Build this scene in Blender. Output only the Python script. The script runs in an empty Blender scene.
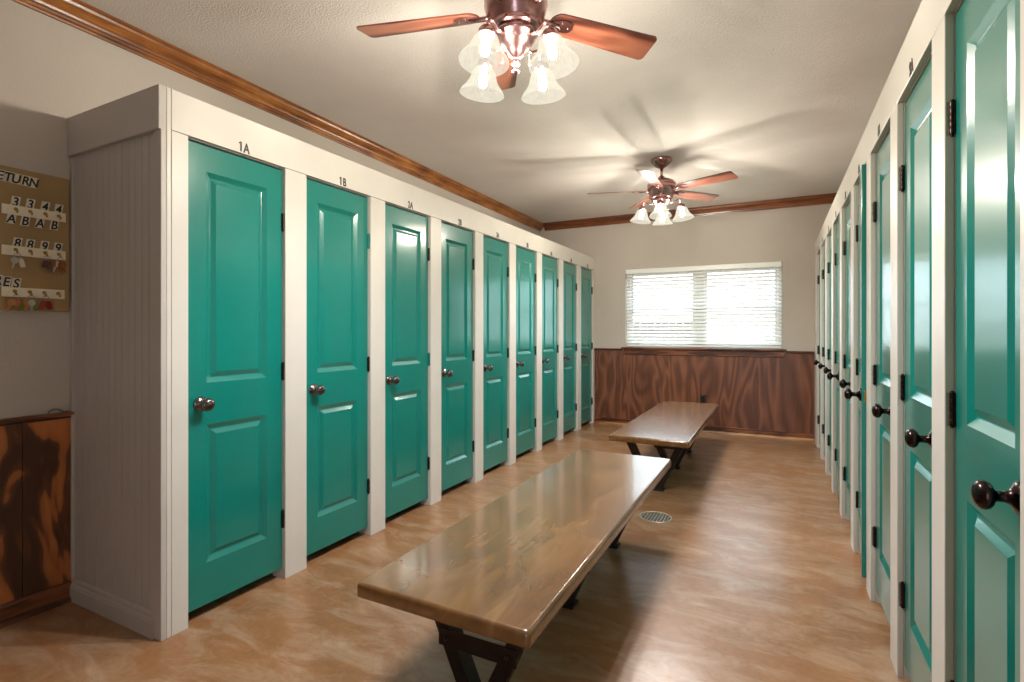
import bpy, bmesh, math, random
from mathutils import Vector, Matrix
R = math.radians
random.seed(7)
scn = bpy.context.scene
col = scn.collection

# ------------------------------------------------------------------ dimensions (metres)
XL, XR = -2.228, 0.394            # face planes of the left and right locker rows
YA, YB = 1.235, 6.87              # front end of the rows, back wall
WL, WR, WREAR = -2.975, 1.17, -1.7  # outer walls
WLF = -3.05                       # the left wall drifts outwards behind the lockers, to here at the back wall
HC = 2.81                         # ceiling
RX0, RX1, RZ = 0.34, 0.80, 2.08    # opening added in the unseen rear wall to let in fill light
FT = 2.268                        # top of the locker fronts
OT = 2.098                        # top of the door openings
DB, DT = 0.053, 2.085             # door bottom and top
REC = 0.022                       # doors sit this far behind the face boards
PL, WOL, SWL = 0.623, 0.489, 0.134   # left pitch, opening, stile
PR, WOR, SWR = 0.597, 0.470, 0.127   # right pitch, opening, stile

# ------------------------------------------------------------------ material helpers
def lin(c):
    f = lambda v: v / 12.92 if v <= 0.04045 else ((v + 0.055) / 1.055) ** 2.4
    return tuple(f(v / 255.0) for v in c) + (1.0,)

class NT:
    def __init__(s, name):
        s.m = bpy.data.materials.new(name); s.m.use_nodes = True
        s.t = s.m.node_tree
        s.b = s.t.nodes['Principled BSDF']; s.o = s.t.nodes['Material Output']
    def n(s, typ, **kw):
        nd = s.t.nodes.new(typ)
        for k, v in kw.items():
            if k.startswith('i_'):
                key = k[2:]
                key = int(key) if key.isdigit() else key.replace('_', ' ')
                nd.inputs[key].default_value = v
            else:
                setattr(nd, k, v)
        return nd
    def l(s, a, b): s.t.links.new(a, b)
    def coord(s, scale=(1, 1, 1), rot=(0, 0, 0), loc=(0, 0, 0)):
        tc = s.n('ShaderNodeTexCoord'); mp = s.n('ShaderNodeMapping')
        mp.inputs['Scale'].default_value = scale; mp.inputs['Rotation'].default_value = rot
        mp.inputs['Location'].default_value = loc
        s.l(tc.outputs['Object'], mp.inputs['Vector']); return mp.outputs['Vector']
    def noise(s, vec, scale, detail=3, rough=0.55, dist=0.0):
        nd = s.n('ShaderNodeTexNoise'); nd.inputs['Scale'].default_value = scale
        nd.inputs['Detail'].default_value = detail; nd.inputs['Roughness'].default_value = rough
        nd.inputs['Distortion'].default_value = dist
        s.l(vec, nd.inputs['Vector']); return nd.outputs['Fac']
    def ramp(s, fac, stops):
        nd = s.n('ShaderNodeValToRGB'); e = nd.color_ramp.elements
        while len(e) < len(stops): e.new(0.5)
        for i, (p, c) in enumerate(stops): e[i].position = p; e[i].color = c
        s.l(fac, nd.inputs['Fac']); return nd.outputs['Color']
    def math(s, op, a, b=None, c=None):
        nd = s.n('ShaderNodeMath', operation=op)
        for i, v in enumerate((a, b, c)):
            if v is None: continue
            if isinstance(v, (int, float)): nd.inputs[i].default_value = v
            else: s.l(v, nd.inputs[i])
        return nd.outputs[0]
    def mix(s, fac, a, b, mode='MIX'):
        nd = s.n('ShaderNodeMixRGB', blend_type=mode)
        for i, v in enumerate((fac, a, b)):
            if isinstance(v, (int, float)): nd.inputs[i].default_value = v
            elif isinstance(v, tuple): nd.inputs[i].default_value = v
            else: s.l(v, nd.inputs[i])
        return nd.outputs[0]
    def bump(s, h, strength=0.2, dist=0.002):
        nd = s.n('ShaderNodeBump'); nd.inputs['Strength'].default_value = strength
        nd.inputs['Distance'].default_value = dist
        s.l(h, nd.inputs['Height']); s.l(nd.outputs['Normal'], s.b.inputs['Normal'])
    def base(s, c):
        if isinstance(c, tuple): s.b.inputs['Base Color'].default_value = c
        else: s.l(c, s.b.inputs['Base Color'])
    def set(s, rough=None, metal=None, spec=None, coat=None, coatr=None):
        if rough is not None:
            if isinstance(rough, float): s.b.inputs['Roughness'].default_value = rough
            else: s.l(rough, s.b.inputs['Roughness'])
        if metal is not None: s.b.inputs['Metallic'].default_value = metal
        if spec is not None: s.b.inputs['Specular IOR Level'].default_value = spec
        if coat is not None: s.b.inputs['Coat Weight'].default_value = coat
        if coatr is not None: s.b.inputs['Coat Roughness'].default_value = coatr

def plain(name, c, rough=0.5, metal=0.0, spec=0.5, var=0.06, nscale=30):
    t = NT(name); v = t.coord(); f = t.noise(v, nscale, 3)
    a = lin(c); lo = tuple(x * (1 - var) for x in a[:3]) + (1,); hi = tuple(min(1, x * (1 + var)) for x in a[:3]) + (1,)
    t.base(t.ramp(f, [(0.3, lo), (0.7, hi)])); t.set(rough=rough, metal=metal, spec=spec); return t.m

def painted(name, c, rough, bscale, bstr, bdist, var=0.04, spec=0.5, scuff=None, scuff_amt=0.3):
    t = NT(name); v = t.coord()
    f = t.noise(v, 3.0, 4); a = lin(c)
    lo = tuple(x * (1 - var) for x in a[:3]) + (1,); hi = tuple(min(1, x * (1 + var)) for x in a[:3]) + (1,)
    cc = t.ramp(f, [(0.3, lo), (0.7, hi)])
    if scuff:
        g = t.noise(v, 22.0, 5, 0.7); k = t.ramp(g, [(0.70, (0, 0, 0, 1)), (0.80, (scuff_amt,) * 3 + (1,))])
        cc = t.mix(k, cc, lin(scuff))
    t.base(cc); t.set(rough=rough, spec=spec)
    h = t.noise(v, bscale, 3, 0.6); t.bump(h, bstr, bdist); return t.m

def figured_wood(name, stops, scale, contours, fine, rough=0.4, spec=0.5, coat=0.0, coatr=0.15, warp=0.6, fine_amt=0.25, off=(0, 0, 0)):
    """plain-sawn figure: contour rings of a stretched noise, plus fine pores along the grain"""
    t = NT(name); v = t.coord(scale, loc=off)
    f = t.noise(v, 1.0, 2, 0.5, warp)
    s1 = t.math('SINE', t.math('MULTIPLY', f, contours * 6.283))
    s2 = t.math('MULTIPLY_ADD', s1, 0.5, 0.5)
    vf = t.coord(fine); g = t.noise(vf, 1.0, 4, 0.6)
    mixed = t.math('ADD', t.math('MULTIPLY', s2, 1 - fine_amt), t.math('MULTIPLY', g, fine_amt))
    blot = t.noise(t.coord((1, 1, 1)), 2.2, 3)
    mixed = t.math('ADD', mixed, t.math('MULTIPLY_ADD', blot, 0.5, -0.25))
    t.base(t.ramp(mixed, stops)); t.set(rough=rough, spec=spec, coat=coat, coatr=coatr)
    t.bump(g, 0.12, 0.001); return t.m

M = {}
M['cream'] = painted('cream_paint', (203, 198, 189), 0.38, 240, 0.10, 0.0008, scuff=(150, 130, 105), scuff_amt=0.12)
M['teal'] = painted('teal_gloss_paint', (0, 116, 105), 0.34, 95, 0.16, 0.0010, var=0.08, spec=0.25)
_b = M['teal'].node_tree.nodes['Principled BSDF']; _b.inputs['Coat Weight'].default_value = 0.9; _b.inputs['Coat Roughness'].default_value = 0.13; _b.inputs['Coat IOR'].default_value = 1.52
M['teal'].node_tree.links.new(_b.inputs['Normal'].links[0].from_socket, _b.inputs['Coat Normal'])
M['wall'] = painted('greige_wall_paint', (190, 180, 169), 0.75, 75, 0.5, 0.005, var=0.03, spec=0.3)
M['ceiling'] = painted('textured_ceiling_paint', (228, 220, 213), 0.85, 95, 0.8, 0.008, var=0.03, spec=0.2)
M['end'] = painted('beige_panel_paint', (180, 174, 167), 0.45, 200, 0.10, 0.0008, scuff=(120, 104, 88), scuff_amt=0.12)

def crown_mat():
    t = NT('stained_crown_wood'); 
    f = t.noise(t.coord((14, 1.2, 14)), 1.6, 5, 0.65)
    bl = t.noise(t.coord(), 5.0, 4)
    k = t.math('ADD', t.math('MULTIPLY', f, .65), t.math('MULTIPLY', bl, .35))
    t.base(t.ramp(k, [(0.30, lin((62, 30, 12))), (0.5, lin((146, 86, 38))), (0.68, lin((194, 130, 66)))]))
    t.set(rough=0.30, coat=0.3, coatr=0.2); return t.m
M['crown'] = crown_mat()
M['ply_back'] = figured_wood('stained_plywood_back', [(0.0, lin((70, 38, 25))), (0.38, lin((100, 58, 38))), (0.70, lin((118, 72, 49))), (1.0, lin((142, 92, 64)))],
                             (2.8, 2.8, 0.55), 12.0, (110, 110, 5), rough=0.34, coat=0.3, coatr=0.25, warp=0.5, fine_amt=0.45)
M['ply_left'] = figured_wood('stained_plywood_left', [(0.22, lin((70, 40, 22))), (0.45, lin((98, 56, 28))), (0.54, lin((158, 92, 46))), (0.95, lin((186, 112, 58)))],
                             (4.5, 4.5, 1.5), 1.9, (80, 80, 3), rough=0.45, warp=1.2, fine_amt=0.22)
M['stain'] = figured_wood('stained_trim_wood', [(0.1, lin((58, 28, 15))), (0.6, lin((104, 58, 33))), (1.0, lin((140, 84, 50)))],
                          (3, 3, 30), 2.0, (5, 5, 90), rough=0.35, coat=0.2)
M['shoe'] = figured_wood('stained_shoe_moulding', [(0.1, lin((124, 84, 52))), (0.6, lin((172, 126, 82))), (1.0, lin((200, 156, 108)))],
                         (3, 3, 30), 2.0, (5, 5, 90), rough=0.4)
def bench_mat():
    t = NT('varnished_bench_wood')
    f = t.noise(t.coord((2.6, .8, 2.6)), 1.2, 2, 0.5, 1.0)
    s1 = t.math('MULTIPLY_ADD', t.math('SINE', t.math('MULTIPLY', f, 44.0)), .5, .5)
    g = t.noise(t.coord((34, 3, 34)), 1.0, 2, .5)
    bl = t.noise(t.coord((1.6, .8, 1)), 2.4, 3, .5, .6)
    k = t.math('ADD', t.math('MULTIPLY', s1, .06), t.math('ADD', t.math('MULTIPLY', g, .16), t.math('MULTIPLY', bl, .80)))
    c = t.ramp(k, [(0.34, lin((96, 63, 32))), (0.50, lin((116, 79, 41))), (0.66, lin((134, 95, 52)))])
    sc = t.noise(t.coord((14, 3.5, 14), rot=(0, 0, .9)), 1.0, 3, .5, 1.2)
    sk = t.ramp(sc, [(0.56, (0, 0, 0, 1)), (0.80, (.22, .22, .22, 1))])
    t.base(t.mix(sk, c, lin((178, 138, 86))))
    t.set(rough=0.26, spec=0.5, coat=0.8, coatr=0.11); return t.m
M['bench'] = bench_mat()
def floor_mat():
    t = NT('acid_stained_concrete'); v = t.coord()
    a = t.noise(v, .8, 4, 0.55, 0.3); b = t.noise(v, 5.0, 6, 0.66, 0.2); c3 = t.noise(v, 34.0, 4, 0.6)
    k = t.math('ADD', t.math('MULTIPLY', a, .50), t.math('ADD', t.math('MULTIPLY', b, .30), t.math('MULTIPLY', c3, .20)))
    c = t.ramp(k, [(0.28, lin((98, 67, 44))), (0.42, lin((126, 89, 58))), (0.51, lin((144, 103, 68))), (0.60, lin((156, 117, 82))), (0.76, lin((172, 140, 106)))])
    d = t.noise(t.coord((1, 1, 1), loc=(4, 7, 0)), 1.2, 4, .5, .3)
    c = t.mix(t.ramp(d, [(0.38, (0, 0, 0, 1)), (0.75, (.5, .5, .5, 1))]), c, lin((158, 104, 56)))
    e = t.noise(t.coord((.8, 2.0, 1), rot=(0, 0, .6), loc=(9, 2, 0)), 4.2, 7, .70, .8)
    c = t.mix(t.ramp(e, [(0.45, (0, 0, 0, 1)), (0.85, (.6, .6, .6, 1))]), c, lin((202, 186, 162)))
    t.base(c)
    t.set(rough=0.29, spec=0.5)
    t.bump(t.noise(v, 5.0, 2), 0.04, 0.003); return t.m
M['floor'] = floor_mat()
M['bronze'] = plain('oil_rubbed_bronze', (58, 47, 45), 0.22, 1.0, var=0.25, nscale=45)
M['nickel'] = plain('worn_pewter_metal', (112, 104, 102), 0.18, 1.0, var=0.2, nscale=45)
M['hinge'] = plain('dark_hinge_metal', (62, 50, 44), 0.36, 1.0, var=0.3, nscale=60)
M['iron'] = plain('dark_brown_steel', (52, 40, 36), 0.36, 0.6, var=0.2, nscale=20)
M['copper'] = plain('antique_copper_metal', (176, 136, 134), 0.24, 1.0, var=0.22, nscale=14)
M['blade'] = figured_wood('cherry_blade_wood', [(0.15, lin((52, 24, 18))), (0.5, lin((94, 49, 36))), (0.85, lin((132, 80, 60)))],
                          (1.2, 8, 8), 3.0, (6, 90, 90), rough=0.34, coat=0.3, coatr=0.2, warp=0.5, fine_amt=0.3)
M['vinyl'] = plain('white_window_vinyl', (232, 234, 232), 0.35, var=0.02)
M['blind'] = plain('white_blind_slat', (238, 238, 234), 0.42, var=0.02)
M['cord'] = plain('white_blind_cord', (214, 212, 204), 0.7, var=0.03)
M['black'] = plain('black_letter_vinyl', (22, 20, 20), 0.45, var=0.1)
M['number'] = plain('dark_number_vinyl', (58, 54, 50), 0.45, var=0.1)
M['tile'] = plain('white_letter_tile', (214, 206, 186), 0.45, var=0.04)
M['strip'] = plain('cream_hook_strip', (236, 226, 200), 0.4, var=0.03)
M['brass'] = plain('brass_hook_metal', (176, 142, 78), 0.3, 1.0, var=0.15)
M['steel'] = plain('steel_key_metal', (170, 164, 154), 0.28, 1.0, var=0.12)
M['brasskey'] = plain('copper_key_metal', (176, 116, 74), 0.35, 0.8, var=0.12)
M['red'] = plain('red_tag_plastic', (140, 34, 30), 0.4)
M['green'] = plain('green_tag_plastic', (118, 132, 62), 0.4)
M['maroon'] = plain('maroon_tag_plastic', (84, 34, 36), 0.4)
M['whitetag'] = plain('white_tag_plastic', (214, 206, 192), 0.4)
M['orange'] = plain('orange_tag_plastic', (160, 88, 52), 0.4)
M['board'] = painted('brown_key_board', (162, 132, 88), 0.6, 120, 0.15, 0.001, var=0.18, scuff=(138, 106, 68), scuff_amt=.5)
M['outlet'] = plain('dark_brown_outlet_plastic', (48, 34, 30), 0.4)
M['grate'] = plain('galvanized_grate', (176, 170, 154), 0.42, 0.7, var=0.1)
M['dark'] = plain('painted_well_shade', (26, 22, 18), 0.8)
M['rubber'] = plain('grey_wire', (92, 84, 76), 0.5)
M['fence'] = figured_wood('weathered_fence_wood', [(0.1, lin((34, 20, 16))), (0.6, lin((50, 30, 24))), (1.0, lin((66, 42, 34)))], (4, 4, .7), 3, (60, 60, 3), rough=.8)
M['dirt'] = painted('reddish_dirt', (120, 84, 68), 0.9, 8, 0.4, 0.02, var=0.15)

def glass_mat():
    t = NT('window_glass'); t.t.nodes.remove(t.b)
    a = t.n('ShaderNodeBsdfTransparent'); a.inputs['Color'].default_value = (.93, .96, .95, 1)
    g = t.n('ShaderNodeBsdfGlossy'); g.inputs['Roughness'].default_value = 0.02
    m = t.n('ShaderNodeMixShader'); m.inputs[0].default_value = 0.06
    t.l(a.outputs[0], m.inputs[1]); t.l(g.outputs[0], m.inputs[2]); t.l(m.outputs[0], t.o.inputs['Surface']); return t.m
M['glass'] = glass_mat()
def shade_mat():
    t = NT('frosted_lamp_glass'); t.t.nodes.remove(t.b)
    # thin alabaster glass: half of the bulb's light goes straight through, the rest makes the bell glow
    a = t.n('ShaderNodeBsdfTransparent'); a.inputs['Color'].default_value = (1, .97, .90, 1)
    e = t.n('ShaderNodeEmission'); nz = t.noise(t.coord(), 28.0, 4, .6, 1.5)
    t.l(t.ramp(nz, [(.3, (.84, .80, .66, 1)), (.7, (1.0, .98, .88, 1))]), e.inputs['Color']); e.inputs['Strength'].default_value = SHADE
    m2 = t.n('ShaderNodeMixShader'); m2.inputs[0].default_value = 0.62
    t.l(e.outputs[0], m2.inputs[1]); t.l(a.outputs[0], m2.inputs[2])
    t.l(m2.outputs[0], t.o.inputs['Surface']); return t.m
SHADE = 0.9
M['shade'] = shade_mat()
BULB = 1750.0
def bulb_mat():
    t = NT('lit_bulb'); t.t.nodes.remove(t.b)
    e = t.n('ShaderNodeEmission'); e.inputs['Color'].default_value = (1.0, .985, .985, 1); e.inputs['Strength'].default_value = BULB
    t.l(e.outputs[0], t.o.inputs['Surface']); return t.m
M['bulb'] = bulb_mat()

# ------------------------------------------------------------------ mesh helpers
def box(bm, x0, x1, y0, y1, z0, z1, mi=0, bev=0.0, seg=2):
    vs = [bm.verts.new(p) for p in ((x0,y0,z0),(x1,y0,z0),(x1,y1,z0),(x0,y1,z0),(x0,y0,z1),(x1,y0,z1),(x1,y1,z1),(x0,y1,z1))]
    fs = [bm.faces.new([vs[i] for i in q]) for q in ((0,3,2,1),(4,5,6,7),(0,1,5,4),(1,2,6,5),(2,3,7,6),(3,0,4,7))]
    for f in fs: f.material_index = mi
    if bev > 0:
        es = list({e for f in fs for e in f.edges})
        r = bmesh.ops.bevel(bm, geom=es, offset=bev, segments=seg, profile=0.5, affect='EDGES')
        for f in r['faces']: f.material_index = mi
    return vs

def lathe(bm, prof, mat=None, seg=32, mi=0, close=True):
    """prof: (r, z) pairs; axis Z, then mat"""
    mat = mat or Matrix()
    rings = []
    for r, z in prof:
        if r < 1e-6: rings.append([bm.verts.new(mat @ Vector((0, 0, z)))])
        else: rings.append([bm.verts.new(mat @ Vector((r*math.cos(2*math.pi*i/seg), r*math.sin(2*math.pi*i/seg), z))) for i in range(seg)])
    for a, b in zip(rings, rings[1:]):
        for i in range(seg):
            j = (i + 1) % seg
            if len(a) == 1 and len(b) == 1: continue
            if len(a) == 1: f = bm.faces.new((a[0], b[j], b[i]))
            elif len(b) == 1: f = bm.faces.new((a[i], a[j], b[0]))
            else: f = bm.faces.new((a[i], a[j], b[j], b[i]))
            f.smooth = True; f.material_index = mi
    if close:
        for ring, rev in ((rings[0], True), (rings[-1], False)):
            if len(ring) > 1:
                f = bm.faces.new(ring[::-1] if rev else ring); f.material_index = mi

def tube(bm, pts, r, seg=8, mi=0, closed=False):
    pts = [Vector(p) for p in pts]; n = len(pts); rings = []
    up = None
    for i, p in enumerate(pts):
        a = pts[i-1] if (i > 0 or closed) else p
        b = pts[(i+1) % n] if (i < n-1 or closed) else p
        d = (b - a).normalized()
        if up is None:
            up = Vector((0, 0, 1)) if abs(d.z) < .9 else Vector((1, 0, 0))
        s = d.cross(up).normalized(); u = s.cross(d).normalized(); up = u
        rr = r[i] if isinstance(r, (list, tuple)) else r
        rings.append([bm.verts.new(p + s*rr*math.cos(2*math.pi*k/seg) + u*rr*math.sin(2*math.pi*k/seg)) for k in range(seg)])
    m = n if closed else n - 1
    for i in range(m):
        a, b = rings[i], rings[(i+1) % n]
        for k in range(seg):
            f = bm.faces.new((a[k], a[(k+1) % seg], b[(k+1) % seg], b[k])); f.smooth = True; f.material_index = mi
    if not closed:
        f = bm.faces.new(rings[0][::-1]); f.material_index = mi
        f = bm.faces.new(rings[-1]); f.material_index = mi

def prism(bm, poly, fn, a, b, mi=0):
    """poly: 2D outline, fn(u, v, w) -> point; extruded w from a to b"""
    A = [bm.verts.new(fn(u, v, a)) for u, v in poly]; B = [bm.verts.new(fn(u, v, b)) for u, v in poly]
    n = len(poly)
    fs = [bm.faces.new(A[::-1]), bm.faces.new(B)]
    for i in range(n): fs.append(bm.faces.new((A[i], A[(i+1) % n], B[(i+1) % n], B[i])))
    for f in fs: f.material_index = mi
    return fs

def build(name, bm, mats, parent=None, recalc=True, loc=None, bevel=0.0):
    if recalc: bmesh.ops.recalc_face_normals(bm, faces=bm.faces)
    me = bpy.data.meshes.new(name); bm.to_mesh(me); bm.free()
    for m in (mats if isinstance(mats, (list, tuple)) else [mats]): me.materials.append(m)
    o = bpy.data.objects.new(name, me); col.objects.link(o)
    if parent: o.parent = parent
    if loc: o.location = loc
    if bevel > 0:
        md = o.modifiers.new('Bevel', 'BEVEL'); md.width = bevel; md.segments = 2; md.limit_method = 'ANGLE'; md.angle_limit = R(40)
    return o

def tag(o, label, cat, group=None):
    o['label'] = label; o['category'] = cat
    if group: o['group'] = group
    return o
def thing(name, label, cat, loc=(0, 0, 0), rz=0.0, group=None):
    o = bpy.data.objects.new(name, None); o.empty_display_size = 0.1; col.objects.link(o)
    o.location = loc; o.rotation_euler = (0, 0, rz); return tag(o, label, cat, group)
def struct(name, bm, m, parent=None, bevel=0.0):
    o = build(name, bm, m, parent, bevel=bevel)
    if parent is None: o['kind'] = 'structure'
    return o
def copy_part(c, parent):
    d = c.copy(); col.objects.link(d); d.parent = parent; return d

def text_mesh(s, size, xscale, mat4, extrude=0.0008, shear=0.0, bold=0.0):
    cu = bpy.data.curves.new('text', 'FONT'); cu.body = s; cu.size = size; cu.extrude = extrude; cu.shear = shear
    cu.align_x = 'CENTER'; cu.offset = bold
    o = bpy.data.objects.new('text', cu); col.objects.link(o)
    bpy.context.view_layer.update()
    dg = bpy.context.evaluated_depsgraph_get()
    me = bpy.data.meshes.new_from_object(o.evaluated_get(dg))
    bpy.data.objects.remove(o); bpy.data.curves.remove(cu)
    me.transform(mat4 @ Matrix.Diagonal((xscale, 1, 1, 1))); return me
FACE_PX = Matrix(((0,0,1,0),(1,0,0,0),(0,1,0,0),(0,0,0,1)))     # text that faces +X
FACE_NX = Matrix(((0,0,-1,0),(-1,0,0,0),(0,1,0,0),(0,0,0,1)))   # text that faces -X
def mesh_obj(name, me, mat, parent):
    me.materials.clear(); me.materials.append(mat); me.name = name
    o = bpy.data.objects.new(name, me); col.objects.link(o); o.parent = parent; return o

# ------------------------------------------------------------------ the room
b = bmesh.new(); box(b, WL-.30, WR+.12, WREAR-.12, YB+.16, -.12, 0); struct('floor', b, M['floor'])
b = bmesh.new(); box(b, WL-.30, WR+.12, WREAR-.12, YB+.16, HC, HC+.12); struct('ceiling', b, M['ceiling'])
b = bmesh.new(); prism(b, [(WL, WREAR-.12), (WL, YA+.02), (WLF, YB+.16), (WL-.29, YB+.16), (WL-.29, WREAR-.12)], lambda u, v, w: (u, v, w), 0, HC); struct('wall_left', b, M['wall'])
b = bmesh.new(); box(b, WR, WR+.12, WREAR-.12, YB+.16, 0, HC); struct('wall_right', b, M['wall'])
b = bmesh.new(); box(b, WL, RX0, WREAR-.12, WREAR, 0, HC); box(b, RX1, WR, WREAR-.12, WREAR, 0, HC); box(b, RX0, RX1, WREAR-.12, WREAR, RZ, HC)
struct('wall_rear', b, M['wall'])
OX0, OX1, OZ0, OZ1 = -1.80, 0.066, 1.052, 2.088
b = bmesh.new()
box(b, WLF, OX0, YB, YB+.16, 0, HC); box(b, OX1, WR, YB, YB+.16, 0, HC)
box(b, OX0, OX1, YB, YB+.16, 0, OZ0); box(b, OX0, OX1, YB, YB+.16, OZ1, HC)
struct('wall_back', b, M['wall'])

# crown moulding: outline (distance from wall, height below the ceiling)
CR = [(0, 0), (.078, 0), (.078, -.010), (.070, -.016), (.066, -.028), (.056, -.040), (.043, -.050), (.034, -.062), (.030, -.072),
      (.022, -.076), (.020, -.086), (.013, -.092), (.011, -.101), (0, -.101)]
b = bmesh.new(); prism(b, CR, lambda u, v, w: (WL+u, w, HC+v), WREAR, YA+.02); prism(b, CR, lambda u, v, w: (WL+u+(WLF-WL)*max(0, w-YA-.02)/(YB-YA), w, HC+v), YA+.02, YB); struct('trim_1', b, M['crown'])
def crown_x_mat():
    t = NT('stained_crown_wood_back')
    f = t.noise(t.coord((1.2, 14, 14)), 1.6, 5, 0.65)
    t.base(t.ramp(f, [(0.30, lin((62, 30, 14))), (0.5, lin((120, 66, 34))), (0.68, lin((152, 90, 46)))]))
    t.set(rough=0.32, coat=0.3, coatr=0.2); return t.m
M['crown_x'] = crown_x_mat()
b = bmesh.new(); prism(b, CR, lambda u, v, w: (w, YB-u, HC+v), WLF+.080, WR); struct('trim_2', b, M['crown_x'])

# back wainscot with plank grooves, cap, window stool and apron, baseboard with shoe
XB0, XB1 = XL+.002, XR-.002
b = bmesh.new()
gx = [XB0, -1.905, -1.60, -1.295, -.99, -.685, -.37, -.075, .07, .24, XB1]
for a0, a1 in zip(gx, gx[1:]):
    box(b, a0+.0015, a1-.0015, YB-.012, YB-.0005, .0, 1.0)
box(b, XB0, XB1, YB-.007, YB-.0004, 0, 1.0)
struct('trim_3', b, M['ply_back'])
b = bmesh.new()
CAP = [(0, 1.0), (.016, 1.0), (.018, 1.010), (.028, 1.014), (.028, 1.026), (.022, 1.030), (0, 1.030)]
prism(b, CAP, lambda u, v, w: (w, YB-.0005-u, v), XB0, OX0-.035); prism(b, CAP, lambda u, v, w: (w, YB-.0005-u, v), OX1+.035, XB1)
struct('trim_4', b, M['stain'])
b = bmesh.new()
box(b, OX0-.045, OX1+.045, YB-.055, YB-.0005, 1.026, 1.0515, bev=.006)
box(b, OX0-.015, OX1+.02, YB-.030, YB-.0125, .955, 1.0255, bev=.004)
struct('trim_5', b, M['stain'])
b = bmesh.new()
box(b, XB0, XB1, YB-.026, YB-.0125, 0, .085, bev=.003)
struct('baseboard_back', b, M['stain'])
b = bmesh.new()
prism(b, [(.0265,0),(.049,0),(.048,.012),(.044,.021),(.036,.027),(.0265,.029)], lambda u, v, w: (w, YB-u, v), XB0, XB1)
struct('trim_6', b, M['shoe'])
# left wainscot, cap and baseboard
YLW = YA - .002
b = bmesh.new()
gy = [WREAR+.01, -1.2, -.9, -.6, -.3, 0.0, .3, .60, .868, 1.05, YLW-.001]
for a0, a1 in zip(gy, gy[1:]): box(b, WL+.0004, WL+.012, a0+.001, a1-.001, 0, .855)
struct('trim_7', b, M['ply_left'])
b = bmesh.new()
prism(b, [(0, .856), (.015, .856), (.017, .868), (.028, .872), (.028, .882), (.022, .886), (0, .886)], lambda u, v, w: (WL+.0005+u, w, v), WREAR+.01, YLW)
struct('trim_8', b, M['stain'])
b = bmesh.new()
prism(b, [(.0125, 0), (.042, 0), (.040, .012), (.030, .020), (.026, .022), (.026, .082), (.022, .088), (.0125, .09)], lambda u, v, w: (WL+u, w, v), WREAR+.01, YLW)
struct('baseboard_left', b, M['stain'])

# window: vinyl frame, two single-hung units, glass
w1 = bpy.data.objects.new('window_1', None); col.objects.link(w1); w1['kind'] = 'structure'
FY0, FY1 = YB+.085, YB+.145
MX = (OX0+OX1)/2
b = bmesh.new()
box(b, OX0+.0005, OX0+.045, FY0, FY1, OZ0+.0005, OZ1-.0005, bev=.004); box(b, OX1-.045, OX1-.0005, FY0, FY1, OZ0+.0005, OZ1-.0005, bev=.004)
box(b, OX0+.045, OX1-.045, FY0, FY1, OZ0+.0005, OZ0+.05, bev=.004); box(b, OX0+.045, OX1-.045, FY0, FY1, OZ1-.05, OZ1-.0005, bev=.004)
box(b, MX-.055, MX+.055, FY0, FY1, OZ0+.05, OZ1-.05, bev=.004)
build('window_frame', b, M['vinyl'], w1)
for x0, x1 in ((OX0+.046, MX-.056), (MX+.056, OX1-.046)):
    for z0, z1, yo in ((OZ0+.051, 1.585, 0.0), (1.540, OZ1-.051, .024)):
        b = bmesh.new(); y0, y1 = FY0+.006+yo, FY0+.028+yo; s = .034
        box(b, x0, x0+s, y0, y1, z0, z1, bev=.003); box(b, x1-s, x1, y0, y1, z0, z1, bev=.003)
        box(b, x0+s, x1-s, y0, y1, z0, z0+s, bev=.003); box(b, x0+s, x1-s, y0, y1, z1-s, z1, bev=.003)
        sash = build('window_sash', b, M['vinyl'], w1)
        b = bmesh.new(); box(b, x0+s-.004, x1-s+.004, y0+.009, y0+.013, z0+s-.004, z1-s+.004)
        build('window_pane', b, M['glass'], sash)

# ------------------------------------------------------------------ window blind
blind = thing('window_blind', 'wide white horizontal slat blind hanging in the window on the far wall', 'blind', (MX, YB+.035, OZ1))
bx0, bx1 = OX0+.006-MX, OX1-.006-MX; HZ = OZ1
b = bmesh.new(); box(b, bx0, bx1, -.036, -.024, -.062, -.001, bev=.003); box(b, bx0, bx1, -.022, .03, -.045, -.002, bev=.002)
build('headrail_valance', b, M['blind'], blind)
pitch = .0445; nsl = 21; tilt = R(41)
for cnt in (0,):
    b = bmesh.new()
    for i in range(nsl):
        zc = -.082 - i*pitch
        ch = .0255; prof = []
        for k in range(5):
            a = -1 + k*.5; prof.append((a*ch, .0028*(1-a*a)))
        top = [(p*math.cos(tilt) - q*math.sin(tilt), p*math.sin(tilt) + q*math.cos(tilt)) for p, q in prof]
        bot = [(p*math.cos(tilt) - (q-.0026)*math.sin(tilt), p*math.sin(tilt) + (q-.0026)*math.cos(tilt)) for p, q in prof[::-1]]
        # the edge towards the room hangs low
        prism(b, [(u, v+zc) for u, v in top + bot], lambda u, v, w: (w, u, v), bx0+.004, bx1-.004)
    build('slats', b, M['blind'], blind)
zb = -.082 - nsl*pitch + .012
b = bmesh.new(); box(b, bx0+.004, bx1-.004, -.024, .024, zb-.022, zb, bev=.004); build('bottom_rail', b, M['blind'], blind)
for fx in (.09, .36, .64, .91):
    x = bx0 + (bx1-bx0)*fx; b = bmesh.new()
    tube(b, [(x, -.0295, -.04), (x, -.0295, zb-.01)], .0013, 6); tube(b, [(x, .0295, -.04), (x, .0295, zb-.01)], .0013, 6)
    build('ladder_cord', b, M['cord'], blind)
b = bmesh.new(); tube(b, [(bx0+.10, -.042, -.05), (bx0+.10, -.044, -.60)], .004, 8); build('tilt_wand', b, M['cord'], blind)

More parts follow.
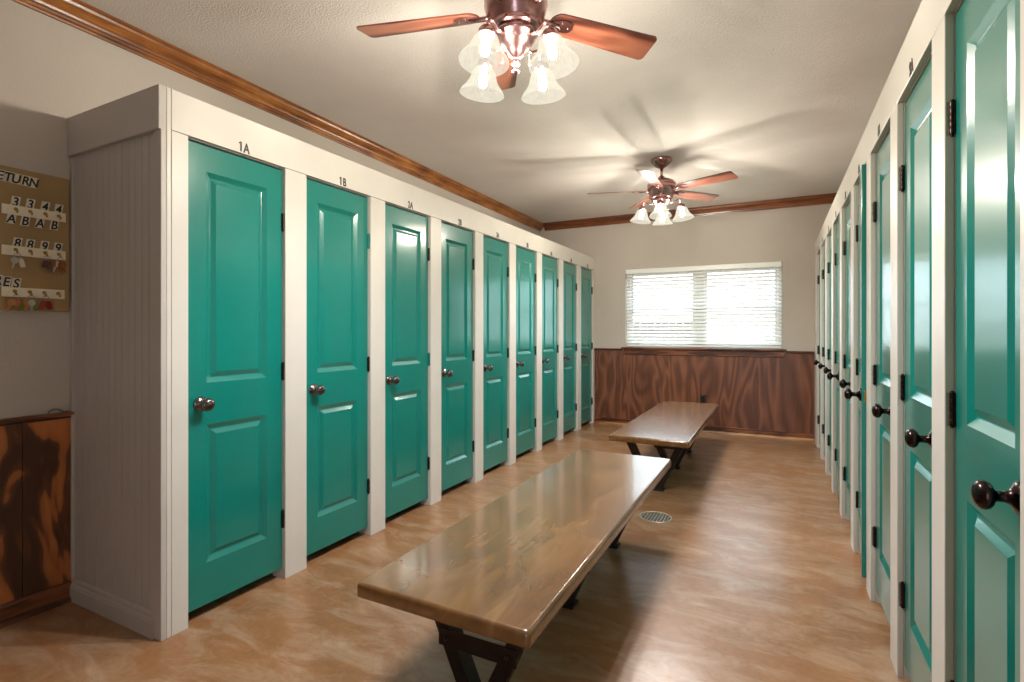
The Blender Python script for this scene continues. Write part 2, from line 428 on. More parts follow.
# ------------------------------------------------------------------ lockers
def door_bm(s, W):
    """two-panel moulded door; hinge edge at y=0, free edge at y=-W; d = 0 is the front, s*d goes into the locker"""
    bm = bmesh.new(); T = .035
    V = lambda d, y, z: bm.verts.new((s*d, y, z))
    ys = [-W, -W+.088, -.088, 0.0]; zs = [DB, .238, .850, 1.035, 1.972, DT]
    g = [[V(0, y, z) for z in zs] for y in ys]
    for i in range(3):
        for j in range(5):
            if i == 1 and j in (1, 3): continue
            bm.faces.new((g[i][j], g[i+1][j], g[i+1][j+1], g[i][j+1]))
    for j in (1, 3):
        loop = [g[1][j], g[2][j], g[2][j+1], g[1][j+1]]
        for ins, dep in ((.003, .0020), (.020, .0125), (.023, .0135), (.026, .0135), (.029, .0125), (.046, .0030), (.0475, .0024)):
            y0, y1, z0, z1 = ys[1]+ins, ys[2]-ins, zs[j]+ins, zs[j+1]-ins
            nl = [V(dep, y0, z0), V(dep, y1, z0), V(dep, y1, z1), V(dep, y0, z1)]
            for k in range(4): bm.faces.new((loop[k], loop[(k+1) % 4], nl[(k+1) % 4], nl[k]))
            loop = nl
        bm.faces.new(loop)
    # edges and back
    bk = [V(T, -W, DB), V(T, 0, DB), V(T, 0, DT), V(T, -W, DT)]
    bm.faces.new(bk[::-1])
    bm.faces.new([g[0][j] for j in range(6)] + [bk[3], bk[0]])
    bm.faces.new([g[3][j] for j in range(5, -1, -1)] + [bk[1], bk[2]])
    bm.faces.new([g[i][0] for i in range(3, -1, -1)] + [bk[0], bk[1]])
    bm.faces.new([g[i][5] for i in range(4)] + [bk[2], bk[3]])
    return bm
def knob_bm(s):
    bm = bmesh.new()
    prof = [(0, 0), (.0325, 0), (.0325, .003), (.031, .006), (.024, .010), (.019, .013), (.013, .017), (.0105, .024), (.0105, .034), (.013, .039),
            (.021, .042), (.0265, .047), (.0285, .053), (.0275, .060), (.023, .066), (.016, .0695), (.010, .0705), (.008, .0715), (0, .072)]
    lathe(bm, prof, Matrix(((0,0,-s,0),(0,1,0,0),(1,0,0,0),(0,0,0,1))), 28); return bm
def hinge_bm(s):
    bm = bmesh.new()
    # barrel in front of the gap, five knuckles, a leaf edge on each side
    for k in range(5):
        z0 = -.044 + k*.0178
        lathe(bm, [(0, z0), (.0058, z0), (.0062, z0+.001), (.0062, z0+.0162), (.0058, z0+.0172), (0, z0+.0172)], Matrix.Translation((-s*.0060, .003, 0)), 12)
    for z0 in (-.048, .045): lathe(bm, [(0, z0), (.004, z0), (.0045, z0+.0035), (0, z0+.0042)], Matrix.Translation((-s*.0060, .003, 0)), 12)
    x0, x1 = sorted((-s*.0035, -s*.0005)); box(bm, x0, x1, -.006, .001, -.044, .044)
    x0, x1 = sorted((-s*.018, -s*.001)); box(bm, x0, x1, .0035, .0058, -.044, .044)
    return bm
PAINTED_HINGES = {('L', 1): (2,), ('L', 2): (1,), ('R', 0): (), }
def make_row(side):
    s = -1 if side == 'L' else 1
    XF, P, WO, SW = (XL, PL, WOL, SWL) if side == 'L' else (XR, PR, WOR, SWR)
    Y0 = 1.334 if side == 'L' else 1.255
    W = WO - .007
    names = ['1A','1B','2A','2B','3A','3B','4A','4B','5A'] if side == 'L' else ['9B','9A','8B','8A','7B','7A','6B','6A','5B']
    proto = {}
    T = .020
    kmat = M['nickel'] if side == 'L' else M['bronze']
    ords = ['first','second','third','fourth','fifth','sixth','seventh','eighth','ninth']
    for k in range(9):
        y0 = Y0 + k*P
        if side == 'L':
            lab = {0: 'teal two-panel locker numbered 1A, nearest the camera in the left row beside the beadboard end',
                   1: 'teal two-panel locker numbered 1B, second in the left row',
                   2: 'teal two-panel locker numbered 2A, third in the left row',
                   8: 'teal locker at the far end of the left row, against the back wainscot'}.get(
                   k, 'teal two-panel locker, %s from the camera in the left row' % ords[k])
        else:
            lab = {0: 'teal locker nearest the camera in the right row, cut by the picture edge',
                   1: 'teal locker second from the camera in the right row, bronze knob overlapping its stile',
                   3: 'teal locker standing ajar in right row, green door edge showing, fourth from camera',
                   5: 'teal locker slightly ajar in the right row, sixth from the camera',
                   8: 'teal locker at the far end of the right row, by the back wainscot'}.get(
                   k, 'closed teal locker, %s from the camera in the right row' % ords[k])
        t = thing('locker', lab, 'locker', (XF, y0, 0), 0, 'lockers in the left row' if side == 'L' else 'lockers in the right row')
        last = k == 8
        if k == 0:
            bm = door_bm(s, W); d = build('door', bm, M['teal'], t, bevel=0)
            md = d.modifiers.new('Bevel', 'BEVEL'); md.width = .0015; md.segments = 2; md.limit_method = 'ANGLE'; md.angle_limit = R(50)
            d.location = (s*REC, WO-.0035, 0)
            kn = build('knob', knob_bm(s), kmat, d); kn.location = (0, -W+.062, .945)
            hs = []
            for z in (.305, 1.06, 1.82):
                if hs: h = copy_part(hs[0], d)
                else: h = build('hinge', hinge_bm(s), M['hinge'], d)
                h.location = (0, 0, z); hs.append(h)
            b = bmesh.new(); x0, x1 = sorted((s*.010, s*.025)); box(b, x0, x1, -W-.0012, -W+.001, .915, .972, bev=.0005)
            x0, x1 = sorted((s*.014, s*.021)); box(b, x0, x1, -W-.0028, -W-.001, .936, .952)
            la = build('latch_plate', b, M['brass'], d)
            b = bmesh.new()
            xa, xb = sorted((0, s*T)); box(b, xa, xb, WO, WO+SW, 0, OT-.0015, bev=.002)
            st = build('stile', b, M['cream'], t)
            b = bmesh.new()
            xa, xb = sorted((s*(T+.0005), s*.095)); box(b, xa, xb, WO, WO+SW, 0, OT)           # jamb behind the stile
            box(b, xa, xb, 0, WO+SW, OT-.004, 2.19)                                             # head jamb
            xa, xb = sorted((s*.0955, s*.715)); box(b, xa, xb, WO+SW*.5-.009, WO+SW*.5+.009, 0, 2.19)   # divider
            xa, xb = sorted((s*(T+.0005), s*.722)); box(b, xa, xb, 0, WO+SW, 2.1905, 2.209)    # top
            ca = build('carcass', b, M['cream'], t)
            proto = dict(d=d, kn=kn, hs=hs, la=la, st=st, ca=ca)
            parts = proto; hcur = hs
        else:
            d = copy_part(proto['d'], t); copy_part(proto['kn'], d); hcur = [copy_part(h, d) for h in proto['hs']]
            copy_part(proto['la'], d)
            if not last:
                copy_part(proto['st'], t); copy_part(proto['ca'], t)
        if last:
            ye = YB - .001 - y0 if side == 'L' else 6.75 - y0
            if side == 'R': ye = YB - .001 - y0 
            b = bmesh.new(); xa, xb = sorted((0, s*T)); box(b, xa, xb, WO, ye, 0, OT-.0015, bev=.002); build('stile', b, M['cream'], t)
            b = bmesh.new()
            xa, xb = sorted((s*(T+.0005), s*.095)); box(b, xa, xb, WO, ye, 0, OT); box(b, xa, xb, 0, ye, OT-.004, 2.19)
            xa, xb = sorted((s*(T+.0005), s*.722)); box(b, xa, xb, 0, ye, 2.1905, 2.209)
            build('carcass', b, M['cream'], t)
        if side == 'R' and k in (3, 5):
            d.rotation_euler = (0, 0, R(-5.0 if k == 3 else -3.0))
        if side == 'L' and k in (1, 2):
            h = hcur[2 if k == 1 else 1]; me = h.data.copy(); me.materials.clear(); me.materials.append(M['teal']); h.data = me
            h['label'] = 'hinge painted over in teal'
        rot = FACE_PX if side == 'L' else FACE_NX
        cy = WO*.52
        me = text_mesh(names[k], .064, .72, Matrix.Translation((-s*.0012, cy, OT+.007)) @ rot, .0008, bold=.0016)
        if '1' in names[k]:
            me2 = text_mesh(names[k][1], .064, .72, Matrix.Translation((-s*.0012, cy + .0165, OT+.007)) @ rot, .0008, bold=.0016)
            b = bmesh.new(); b.from_mesh(me2); z0 = OT+.007
            prism(b, [(-.012, 0), (-.004, 0), (-.004, .0455), (-.010, .0455), (-.0185, .0395), (-.0185, .0335), (-.012, .0365)], lambda u, v, w: (w, cy-.004+u, z0+v), .0002, .0016)
            me = bpy.data.meshes.new('locker_number'); bmesh.ops.recalc_face_normals(b, faces=b.faces); b.to_mesh(me); b.free()
        mesh_obj('locker_number', me, M['number'], t)
    # header board
    ya = YA+.030 if side == 'L' else 1.135+.03
    b = bmesh.new(); xa, xb = sorted((XF, XF+s*T)); box(b, xa, xb, ya, YB-.001, OT, FT, bev=.002)
    tag(build('header_board', b, M['cream']), 'long cream header board carrying the numbers above the %s row of teal lockers' % ('left' if side == 'L' else 'right'), 'board')
    # end panel
    ye = YA if side == 'L' else 1.135
    XW = WL if side == 'L' else WR
    e = thing('end_panel', 'greyish beadboard end panel closing the left locker row beside the key board' if side == 'L' else 'cream end panel of the right locker row, its edge at the picture border', 'panel', (XF, ye, 0))
    depth = abs(XW-XF) - .001
    mt = M['end'] if side == 'L' else M['cream']
    b = bmesh.new(); xa, xb = sorted((0, s*.048)); box(b, xa, xb, -.012, .0095, 0, OT+.0, bev=.003)
    y1 = 1.334-ye if side == 'L' else 1.255-ye
    build('corner_post', b, M['end'] if side == 'L' else mt, e)
    b = bmesh.new(); xa, xb = sorted((0.0, s*T)); box(b, xa, xb, .0100, .0285, 0, FT, bev=.003)
    build('corner_trim', b, M['cream'], e)
    b = bmesh.new(); xa, xb = sorted((0.0, s*T)); box(b, xa, xb, .0300, y1, 0, OT-.0015, bev=.002)
    build('stile', b, M['cream'], e)
    b = bmesh.new(); xa, xb = sorted((s*(T+.0005), s*.095)); box(b, xa, xb, .0105, y1, 0, 2.19)
    xa, xb = sorted((s*(T+.0005), s*.722)); box(b, xa, xb, .0105, y1, 2.1905, 2.209)
    build('jamb', b, M['cream'], e)
    # beadboard: boards with a bead line every 41 mm
    b = bmesh.new(); u = .0485; wb = .052; dmax = depth-.024
    while u < dmax - .01:
        v = min(u+wb, dmax)
        for p0, p1, yy in ((u, u+.0025, .0035), (u+.0025, u+.008, .0), (u+.008, u+.0105, .0035), (u+.0105, v, .0)):
            if p0 >= v: continue
            xa, xb = sorted((s*p0, s*min(p1, v))); box(b, xa, xb, yy, .010, .09, OT)
        u = v
    build('beadboard', b, mt, e)
    b = bmesh.new(); xa, xb = sorted((s*(depth-.024), s*depth)); box(b, xa, xb, -.010, .010, .101, OT-.012, bev=.002); build('scribe_strip', b, mt, e)
    b = bmesh.new(); xa, xb = sorted((s*.0005, s*(depth))); box(b, xa, xb, -.020, .0098, OT-.010, FT, bev=.002); build('top_board', b, mt, e)
    b = bmesh.new()
    prof = [(-.0005, 0), (-.019, 0), (-.019, .062), (-.016, .068), (-.016, .074), (-.011, .080), (-.010, .092), (-.004, .098), (-.0005, .100)]
    prism(b, prof, lambda uu, vv, w: (w, uu, vv), *sorted((s*.0485, s*depth)))
    build('base_moulding', b, mt, e)
make_row('L'); make_row('R')

# ------------------------------------------------------------------ benches
def make_bench(name, label, x0, x1, y0, y1, trestles):
    cx = (x0+x1)/2; t = thing(name, label, 'bench', (cx, y0, 0), 0, 'wooden benches down the middle')
    w = (x1-x0)/2; L = y1-y0
    bm = bmesh.new(); r = .015; poly = []
    for ox, oy, a0 in ((w-r, L-r, 0), (-w+r, L-r, 90), (-w+r, r, 180), (w-r, r, 270)):
        for k in range(7): a = R(a0 + 15*k); poly.append((ox+r*math.cos(a), oy+r*math.sin(a)))
    prof = [(-.004, .412), (0, .416), (0, .447), (-.0014, .4525), (-.005, .4572), (-.0105, .4600)]
    rings = []
    for ins, z in prof:
        ring = []
        for (px, py) in poly:
            ddx = max(-1, min(1, (px)/w)); 
            sx = (w+ins)/w; sy = (L/2+ins)/(L/2)
            ring.append(bm.verts.new((px*sx, (py-L/2)*sy+L/2, z)))
        rings.append(ring)
    n = len(poly)
    for a, c in zip(rings, rings[1:]):
        for i in range(n):
            f = bm.faces.new((a[i], a[(i+1) % n], c[(i+1) % n], c[i])); f.smooth = True
    bm.faces.new(rings[-1]); bm.faces.new(rings[0][::-1])
    build('seat_top', bm, M['bench'], t)
    first = None
    for ty in trestles:
        if first is None:
            tr = bpy.data.objects.new('trestle', None)
        # one trestle: V of two flat steel legs, brace between them, mounting plate, foot
        def leg(sg):
            bm = bmesh.new()
            # channel section: web plus two flanges
            tx, bx_ = sg*.216, sg*.030
            dx = (tx-bx_); ln = math.hypot(dx, .394)
            d = Vector((dx, 0, .394)).normalized(); nrm = Vector((d.z, 0, -d.x))*sg
            for (n0, n1, ya, yb) in ((-.026, .026, -.030, -.024), (.020, .026, -.024, .030), (-.026, -.020, -.024, .030)):
                vs = []
                for (zz) in (0, 1):
                    o = Vector((bx_, 0, .012)) if zz == 0 else Vector((tx, 0, .406))
                    for nn, yy in ((n0, ya), (n1, ya), (n1, yb), (n0, yb)):
                        p = o + nrm*nn; 
                        # cut ends level
                        p = p - d*((p.z - o.z)/d.z) 
                        vs.append(bm.verts.new((p.x, ty-y0+yy, p.z)))
                for q in ((0,3,2,1),(4,5,6,7),(0,1,5,4),(1,2,6,5),(2,3,7,6),(3,0,4,7)): bm.faces.new([vs[i] for i in q])
            return bm
        if first is None:
            yy = ty
            lp = build('leg', leg(1), M['iron'], t); ln_ = build('leg', leg(-1), M['iron'], t)
            b = bmesh.new(); box(b, -.150, .150, ty-y0-.036, ty-y0-.0305, .178, .238, bev=.001)
            for sx in (-.118, .118): lathe(b, [(0, 0), (.008, 0), (.008, .004), (.005, .006), (0, .006)], Matrix.Translation((sx, ty-y0-.036, .208)) @ Matrix.Rotation(R(90), 4, 'X'), 12)
            br = build('brace', b, M['iron'], t)
            b = bmesh.new(); box(b, -.268, .268, ty-y0-.034, ty-y0+.034, .4055, .4118, bev=.001); pl = build('mounting_plate', b, M['iron'], t)
            b = bmesh.new(); box(b, -.075, .075, ty-y0-.040, ty-y0+.040, 0.0, .0125, bev=.002); ft = build('foot_plate', b, M['iron'], t)
            first = (ty, [lp, ln_, br, pl, ft])
        else:
            for p in first[1]:
                c = copy_part(p, t); c.location = (0, ty-first[0], 0)
make_bench('bench', 'long varnished wooden bench with V-shaped dark steel legs, nearest the camera', -1.202, -.586, 1.248, 3.36, (1.52, 2.25, 2.98))
make_bench('bench', 'varnished wooden bench with bright window glare, farther off before the back wainscot', -1.162, -.562, 3.92, 6.13, (4.20, 4.94, 5.68))

# ------------------------------------------------------------------ floor drain
dr = thing('floor_drain', 'round metal floor drain grate set in the concrete beside the benches', 'drain', (-.729, 3.576, 0))
b = bmesh.new(); lathe(b, [(.096, .0005), (.109, .0005), (.109, .002), (.107, .0032), (.098, .0032), (.096, .002), (.096, .0005)], None, 40, 0, False)
b.faces.ensure_lookup_table()
build('rim', b, M['grate'], dr)
b = bmesh.new()
for i in range(-4, 5):
    o = i*.0205; hl = math.sqrt(max(0, .095**2 - o*o))
    box(b, o-.0026, o+.0026, -hl, hl, .0012, .0026); box(b, -hl, hl, o-.0026, o+.0026, .0010, .0025)
build('grate', b, M['grate'], dr)
b = bmesh.new(); lathe(b, [(0, .0003), (.0945, .0003), (.0945, .0009), (0, .0009)], None, 40); build('well_shade', b, M['dark'], dr)  # flat dark disc, its colour standing in for shade below the grate

# ------------------------------------------------------------------ wall outlet
ot = thing('wall_outlet', 'dark brown electrical outlet on the back wainscot behind the far bench', 'outlet', (-.812, YB-.0125, .41))
b = bmesh.new(); box(b, -.037, .037, -.006, 0, -.060, .060, bev=.002); build('cover_plate', b, M['outlet'], ot)
for z in (.021, -.021):
    b = bmesh.new(); lathe(b, [(0, 0), (.0165, 0), (.0165, .003), (.0155, .004), (0, .004)], Matrix.Translation((0, -.006, z)) @ Matrix.Rotation(R(90), 4, 'X'), 20); build('socket', b, M['iron'], ot)
b = bmesh.new(); box(b, -.019, .019, -.036, -.0096, .008, .046, bev=.004)
tag(build('plug_adapter', b, M['iron'], loc=(-.812, YB-.0125, .41)), 'small black plug pushed into the outlet on the back wainscot', 'plug')

# ------------------------------------------------------------------ key board on the left wall
BX = WL + .0005
kb = thing('key_board', 'brown wooden key return board with white hook strips on the left wall', 'key board', (BX, 1.218, 1.355))
b = bmesh.new(); box(b, 0, .018, -.78, 0, 0, .622, bev=.002); build('board', b, M['board'], kb)
FX = .0182
def kpt(px, py):
    """point on the board's front seen at a pixel of the frame, in the board's own coordinates"""
    u = (px-512)/517.0; dx, dy = u*.8906-.4548, u*.4548+.8906; t = (BX+FX)/dx
    return t*dy - 1.218, 1.265 - (py-331)/517.0*t - 1.355
def tile_letter(ch, px, py, size=.040, tile=True, dark=True):
    y, z = kpt(px, py)
    if tile:
        b = bmesh.new(); prism(b, [(-.016+.0, -.023), (.014, -.023), (.021, .023), (-.009, .023)], lambda u, v, w: (w, y+u, z+v), FX+.0002, FX+.0012)
        o = build('letter_tile', b, M['tile'], kb)
    me = text_mesh(ch, size*1.36, .80, Matrix.Translation((FX+.0016, y, z-size*.48)) @ FACE_PX, .0004, .22, .0012)
    mesh_obj('letter', me, M['black'], o if tile else kb)
for i, ch in enumerate('RETURN'):
    tile_letter(ch, -9.0 + i*8.1 + (1.5 if i > 3 else 0), 172.4 + i*2.05)
tile_letter('R', -3.0, 280.0); tile_letter('E', 5.5, 281.5); tile_letter('S', 15.5, 283.2)
for ch, px, py in (('3', 14.8, 201.5), ('3', 29.6, 204.0), ('4', 44.5, 206.6), ('4', 58.0, 209.2)): tile_letter(ch, px, py, tile=True)
for ch, px, py in (('A', 10.6, 218.2), ('B', 24.5, 220.6), ('A', 39.3, 222.9), ('B', 53.6, 225.0)): tile_letter(ch, px, py, tile=True)
for ch, px, py in (('8', 16.6, 242.8), ('8', 29.4, 244.4), ('9', 43.8, 246.0), ('9', 57.2, 247.7)): tile_letter(ch, px, py, tile=True)
hooks = []
for (pa, pb, hp) in (((1.2, 208.6), (65.2, 217.8), (15, 29.5, 44.5, 58)), ((1.2, 249.6), (65.0, 255.7), (15, 29.5, 44.5, 58)), ((1.0, 291.5), (64.0, 294.8), (14, 29.0, 43.5, 57.5))):
    ya, za = kpt(*pa); yb, zb_ = kpt(*pb); z = (za+zb_)/2
    b = bmesh.new(); box(b, FX, FX+.008, ya, yb, z-.021, z+.021, bev=.002)
    for yy in (ya+.02, yb-.012): lathe(b, [(0, 0), (.004, 0), (.003, .002), (0, .0025)], Matrix.Translation((FX+.008, yy, z)) @ Matrix.Rotation(R(90), 4, 'Y'), 12)
    sp = build('hook_strip', b, M['strip'], kb); row = []
    for px in hp:
        y, _ = kpt(px, 213); b = bmesh.new()
        lathe(b, [(0, 0), (.008, 0), (.007, .002), (0, .0025)], Matrix.Translation((FX+.008, y, z+.004)) @ Matrix.Rotation(R(90), 4, 'Y'), 14)
        pts = [(FX+.009, y, z+.004), (FX+.016, y, z+.002)]
        for k in range(9):
            a = R(90 + 22.5*k); pts.append((FX+.022 - .009*math.cos(a-R(90)) + .004, y, z-.008 + .009*math.sin(a+R(0)) ))
        pts = [(FX+.009, y, z+.006), (FX+.014, y, z+.002), (FX+.017, y, z-.006), (FX+.020, y, z-.012), (FX+.025, y, z-.013), (FX+.029, y, z-.009), (FX+.030, y, z-.003)]
        tube(b, pts, .0020, 8); h = build('hook', b, M['brass'], sp); row.append((y, z-.012))
    hooks.append(row)
def key_bm(L=.052, hw=.013):
    bm = bmesh.new(); poly = []
    for k in range(13):
        a = R(150 - 300*k/12 + 0); poly.append((hw*math.sin(a)*1.0, -hw + hw*math.cos(a)))
    # bow outline, then blade with cuts
    pts = []
    for k in range(17):
        a = R(-155 + 310*k/16); pts.append((hw*math.sin(a), -hw + hw*math.cos(a)))
    bl = [(.0040, -.028), (.0040, -L+.006), (.0015, -L), (-.0015, -L+.003), (-.0040, -L+.008), (-.0022, -L+.012), (-.0040, -L+.016), (-.0020, -L+.021), (-.0040, -.028)]
    prism(bm, pts + bl, lambda u, v, w: (w, u, v), -.001, .001); return bm
def fob_bm(w, h, tp=.6):
    bm = bmesh.new()
    prism(bm, [(-w*tp, -.002), (w*tp, -.002), (w, -h*.4), (w, -h*.92), (w*.8, -h), (-w*.8, -h), (-w, -h*.92), (-w, -h*.4)], lambda u, v, q: (q, u, v), -.0018, .0018); return bm
def bunch(label, row, i, items):
    y, z = hooks[row][i]
    t = thing('key_ring', label, 'keys', (BX+FX+.0235, 1.218+y, 1.355+z), 0, 'key rings hanging on the key board')
    b = bmesh.new(); rr = .011; tube(b, [(.0, rr*math.sin(2*math.pi*k/20), -rr+.0015+rr*math.cos(2*math.pi*k/20)) for k in range(20)], .0011, 6, closed=True)
    build('ring', b, M['steel'], t)
    for (kind, mat, dy, ang, dx) in items:
        if kind == 'key': o = build('key', key_bm(), M[mat], t)
        elif kind == 'bigkey': o = build('key', key_bm(.06, .015), M[mat], t)
        else: o = build('tag', fob_bm(*kind), M[mat], t)
        o.location = (dx, dy, -.019); o.rotation_euler = (R(ang), 0, R(12*(1 if dy > 0 else -1)))
bunch('key ring with white tag under the first number 8', 1, 0, [((.009, .042), 'whitetag', .009, 14, .003), ('key', 'steel', -.006, -12, 0)])
bunch('key ring with dark maroon tag and long silver key, under the first number 9', 1, 2, [((.014, .036), 'maroon', -.003, -6, .003), ('bigkey', 'steel', .003, 4, -.002), ('key', 'orange', .022, 26, .001)])
bunch('pair of orange keys on a ring, at the right end of the middle strip', 1, 3, [('key', 'steel', -.012, -16, 0), ('bigkey', 'brasskey', .002, 4, .003), ('key', 'orange', .007, 12, .000)])
bunch('key ring with orange key and olive green tag, leftmost of the bottom strip', 2, 0, [('bigkey', 'brasskey', -.010, -22, .003), ((.011, .05), 'green', .007, 10, -.001), ('key', 'orange', 0, 0, .005)])
bunch('key ring with copper key and green tag, second on the bottom strip', 2, 1, [('bigkey', 'brasskey', -.009, -16, .003), ((.011, .046), 'green', .010, 14, -.001), ('key', 'steel', 0, -2, .005)])
bunch('key ring with bright red tags, third on the bottom strip', 2, 2, [((.010, .044), 'red', -.008, -14, .003), ((.010, .042), 'red', .008, 12, -.001)])

# small wire loop lying on the wainscot cap
b = bmesh.new(); y0 = 1.165
tube(b, [(WL+.018, y0-.026, .8885), (WL+.018, y0-.024, .897), (WL+.018, y0-.010, .9055), (WL+.018, y0+.008, .9045), (WL+.018, y0+.020, .896), (WL+.018, y0+.030, .8890), (WL+.018, y0+.050, .8885)], .0026, 8)
tag(build('wire_loop', b, M['rubber']), 'short grey wire loop lying on the cap of the left wainscot', 'wire')

# ------------------------------------------------------------------ ceiling fans
def blade_bm():
    bm = bmesh.new(); top = []; L0, L1 = .150, .662
    out = []
    hw = lambda r: .053 + (.070-.053)*min(1, (r-L0)/(L1-L0))
    # outline: rounded root, straight sides, tip with rounded corners
    for k in range(9):
        a = R(180 - 22.5*k/1.0*1.0) if False else R(270 - 180*k/8)
        out.append((L0+.045+.045*math.cos(a), hw(L0)*math.sin(a)))
    out = out  # goes from -y side round the root to +y side
    for r in (.30, .45, .60): out.append((r, hw(r)))
    for k in range(5):
        a = R(90 - 22.5*k); out.append((L1-.022+.022*math.cos(a), hw(L1)-.022+.022*math.sin(a)))
    for k in range(5):
        a = R(0 - 22.5*k); out.append((L1-.030+.022*math.cos(a), -hw(L1)+.022+.022*math.sin(a)))
    for r in (.60, .45, .30): out.append((r, -hw(r)))
    prism(bm, out, lambda u, v, w: (u, v, w), -.003, .003); return bm
def iron_bm():
    bm = bmesh.new()
    # arm from the motor, widening to an oval plate under the blade
    out = [(.095, -.016), (.130, -.011), (.160, -.013), (.185, -.024), (.210, -.030), (.235, -.028), (.252, -.018), (.258, 0),
           (.252, .018), (.235, .028), (.210, .030), (.185, .024), (.160, .013), (.130, .011), (.095, .016)]
    prism(bm, out, lambda u, v, w: (u, v, w), -.0085, -.0033)
    for (px, py) in ((.205, .015), (.205, -.015), (.238, 0)):
        lathe(bm, [(0, -.0112), (.004, -.0105), (.005, -.0085), (0, -.0085)], Matrix.Translation((px, py, 0)), 10)
    tube(bm, [(.095, 0, -.004), (.125, 0, -.009), (.160, 0, -.010), (.195, 0, -.0088)], [.012, .010, .009, .006], 10)
    return bm
SH = [(.027, 0), (.036, -.003), (.044, -.012), (.050, -.026), (.054, -.042), (.058, -.056), (.064, -.070), (.073, -.084), (.083, -.097), (.090, -.108), (.0925, -.116)]
SH = [(r, z*.90) for r, z in SH]
def shade_bm():
    bm = bmesh.new(); t = .0022
    prof = SH + [(.0945, -.107), (.0925, -.109)] + [(r-t, z) for r, z in SH[::-1]]
    lathe(bm, prof, None, 36, close=False); return bm
def make_fan(label, loc, blade0, lamp0):
    f = thing('ceiling_fan', label, 'ceiling fan', (loc[0], loc[1], HC), 0, 'ceiling fans')
    Z = lambda z: z - HC
    b = bmesh.new(); lathe(b, [(0, -.0002), (.088, -.0002), (.092, -.006), (.092, -.016), (.086, -.030), (.070, -.052), (.048, -.070), (.030, -.080), (.022, -.086), (0, -.086)], None, 40)
    build('canopy', b, M['copper'], f)
    b = bmesh.new(); lathe(b, [(0, -.086), (.0125, -.086), (.0125, Z(2.642)), (0, Z(2.642))], None, 20); build('downrod', b, M['copper'], f)
    b = bmesh.new()
    lathe(b, [(0, Z(2.652)), (.024, Z(2.652)), (.030, Z(2.640)), (.040, Z(2.632)), (.075, Z(2.622)), (.108, Z(2.606)), (.122, Z(2.590)), (.126, Z(2.574)), (.122, Z(2.566)), (.124, Z(2.558)),
              (.126, Z(2.548)), (.118, Z(2.520)), (.108, Z(2.496)), (.100, Z(2.476)), (.094, Z(2.468)), (.100, Z(2.462)), (.098, Z(2.454)), (0, Z(2.454))], None, 48)
    build('motor_housing', b, M['copper'], f)
    b = bmesh.new()
    lathe(b, [(0, Z(2.4535)), (.080, Z(2.4535)), (.086, Z(2.444)), (.086, Z(2.432)), (.080, Z(2.424)), (.074, Z(2.420)), (.070, Z(2.408)), (.058, Z(2.392)), (.042, Z(2.380)), (.032, Z(2.366)), (.026, Z(2.352)),
              (.016, Z(2.346)), (.012, Z(2.338)), (.017, Z(2.330)), (.017, Z(2.322)), (.010, Z(2.314)), (.008, Z(2.308)), (.014, Z(2.300)), (.014, Z(2.292)), (.007, Z(2.284)), (0, Z(2.282))], None, 40)
    build('light_fitter', b, M['copper'], f)
    proto = None
    for k in range(5):
        if proto is None:
            bl = build('blade', blade_bm(), M['blade'], f); ir = build('blade_iron', iron_bm(), M['copper'], bl); proto = (bl, ir)
        else:
            bl = copy_part(proto[0], f); copy_part(proto[1], bl)
        bl.location = (0, 0, Z(2.528)); bl.rotation_euler = (R(-13), 0, R(blade0 + 72*k))
    lp = None
    for k in range(4):
        a = R(lamp0 + 90*k)
        if lp is None:
            b = bmesh.new()
            tube(b, [(.066, 0, Z(2.424)), (.084, 0, Z(2.412)), (.104, 0, Z(2.412)), (.122, 0, Z(2.424)), (.138, 0, Z(2.434)), (.153, 0, Z(2.432)), (.162, 0, Z(2.418)), (.165, 0, Z(2.398))], .0062, 10)
            arm = build('lamp_arm', b, M['copper'], f)
            mt = Matrix.Translation((.165, 0, Z(2.398))) @ Matrix.Rotation(R(-8), 4, 'Y')
            b = bmesh.new(); lathe(b, [(0, .004), (.010, .003), (.014, -.002), (.026, -.008), (.032, -.016), (.033, -.036), (.030, -.038), (.0275, -.036), (.0, -.030)], mt, 24)
            cup = build('socket_cup', b, M['copper'], arm)
            b = shade_bm(); bmesh.ops.transform(b, matrix=mt @ Matrix.Translation((0, 0, -.034)), verts=b.verts)
            sh = build('lamp_shade', b, M['shade'], f)
            b = bmesh.new(); lathe(b, [(0, -.036), (.011, -.037), (.012, -.056), (.0155, -.062), (.0165, -.075), (.0165, -.098), (.015, -.106), (.009, -.113), (0, -.115)], mt, 20)
            bu = build('bulb', b, M['bulb'], sh); lp = (arm, cup, sh, bu)
        else:
            arm = copy_part(lp[0], f); copy_part(lp[1], arm); sh = copy_part(lp[2], f); copy_part(lp[3], sh)
        arm.rotation_euler = (0, 0, a); sh.rotation_euler = (0, 0, a)
    b = bmesh.new()
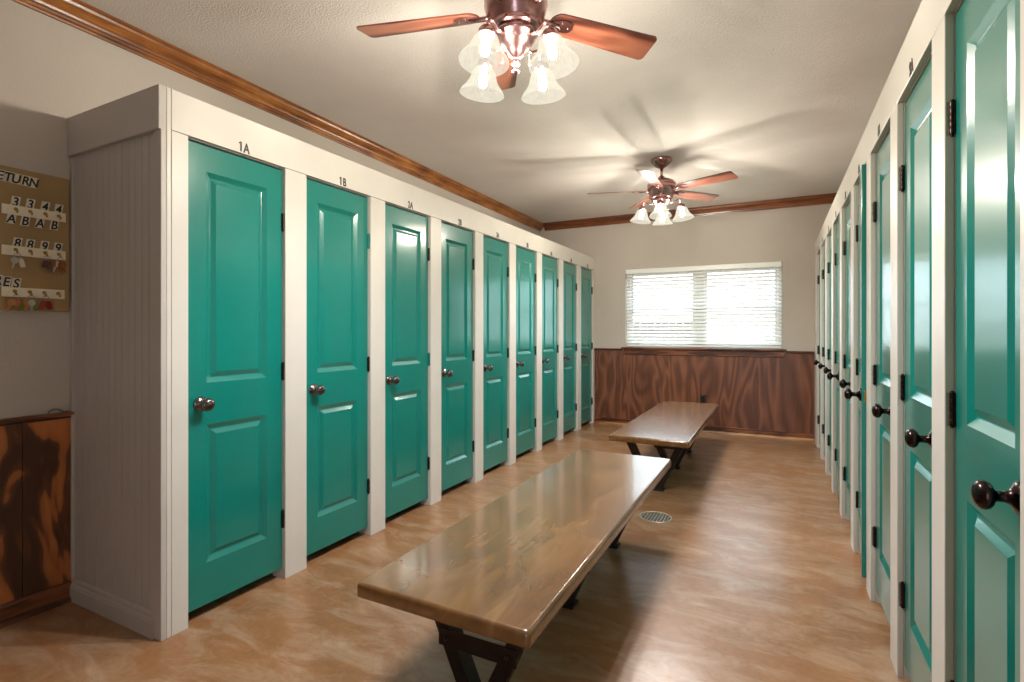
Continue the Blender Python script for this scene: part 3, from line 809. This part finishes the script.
    for (cx, cy, zl) in ((.050, .02, 2.330), (-.048, -.02, 2.345)):
        n = 12; z0 = 2.395
        for i in range(n):
            z = z0 - (z0-zl)*i/(n-1)
            lathe(b, [(0, -.002), (.0018, -.001), (.0018, .001), (0, .002)], Matrix.Translation((cx, cy, Z(z))), 8)
        lathe(b, [(0, 0), (.004, -.003), (.0055, -.012), (.003, -.018), (0, -.019)], Matrix.Translation((cx, cy, Z(zl))), 12)
    build('pull_chain', b, M['steel'], f)
    return f
make_fan('copper ceiling fan with four lit glass bells, close overhead and cut by the picture top', (-.919, 1.833), 51, -13)
make_fan('copper ceiling fan with four lit glass bells, whole and farther off near the window', (-.916, 4.75), 53, 8)

# ------------------------------------------------------------------ outside the window
b = bmesh.new(); box(b, -30, 30, YB+.17, 60, -.35, -.15)
o = build('ground', b, M['dirt']); o['kind'] = 'structure'
fe = thing('board_fence', 'reddish brown board fence outdoors, glimpsed between the lower left slats of the blind', 'fence', (-1.4, 11.0, -.15))
for i in range(40):
    b = bmesh.new(); x = -i*.145; h = 1.60 + .012*math.sin(i*2.1)
    prism(b, [(x-.140, 0), (x, 0), (x, h-.03), (x-.03, h), (x-.11, h), (x-.140, h-.03)], lambda u, v, w: (u, w, v), 0, .02)
    build('picket', b, M['fence'], fe)
for z in (.3, 1.3):
    b = bmesh.new(); box(b, -5.8, 0, .0205, .06, z, z+.09); build('rail', b, M['fence'], fe)

# ------------------------------------------------------------------ world, camera, view
w = bpy.data.worlds.new('World'); scn.world = w; w.use_nodes = True
nt = w.node_tree; bg = nt.nodes['Background']
bg.inputs['Color'].default_value = (.74, .87, 1.0, 1); bg.inputs['Strength'].default_value = 6.5

cam = bpy.data.cameras.new('Camera'); co = bpy.data.objects.new('Camera', cam); col.objects.link(co)
cam.sensor_width = 36.0; cam.lens = 517.0/1024*36.0; cam.shift_y = -10.0/1024
co.location = (0, 0, 1.265); co.rotation_euler = (R(90), 0, R(27.05)); cam.clip_start = 0.02
scn.camera = co
vs = scn.view_settings; scn.display_settings.display_device = 'sRGB'
vs.view_transform = 'Standard'; vs.look = 'None'; vs.gamma = 1.0; vs.exposure = 0.34; vs.use_curve_mapping = False
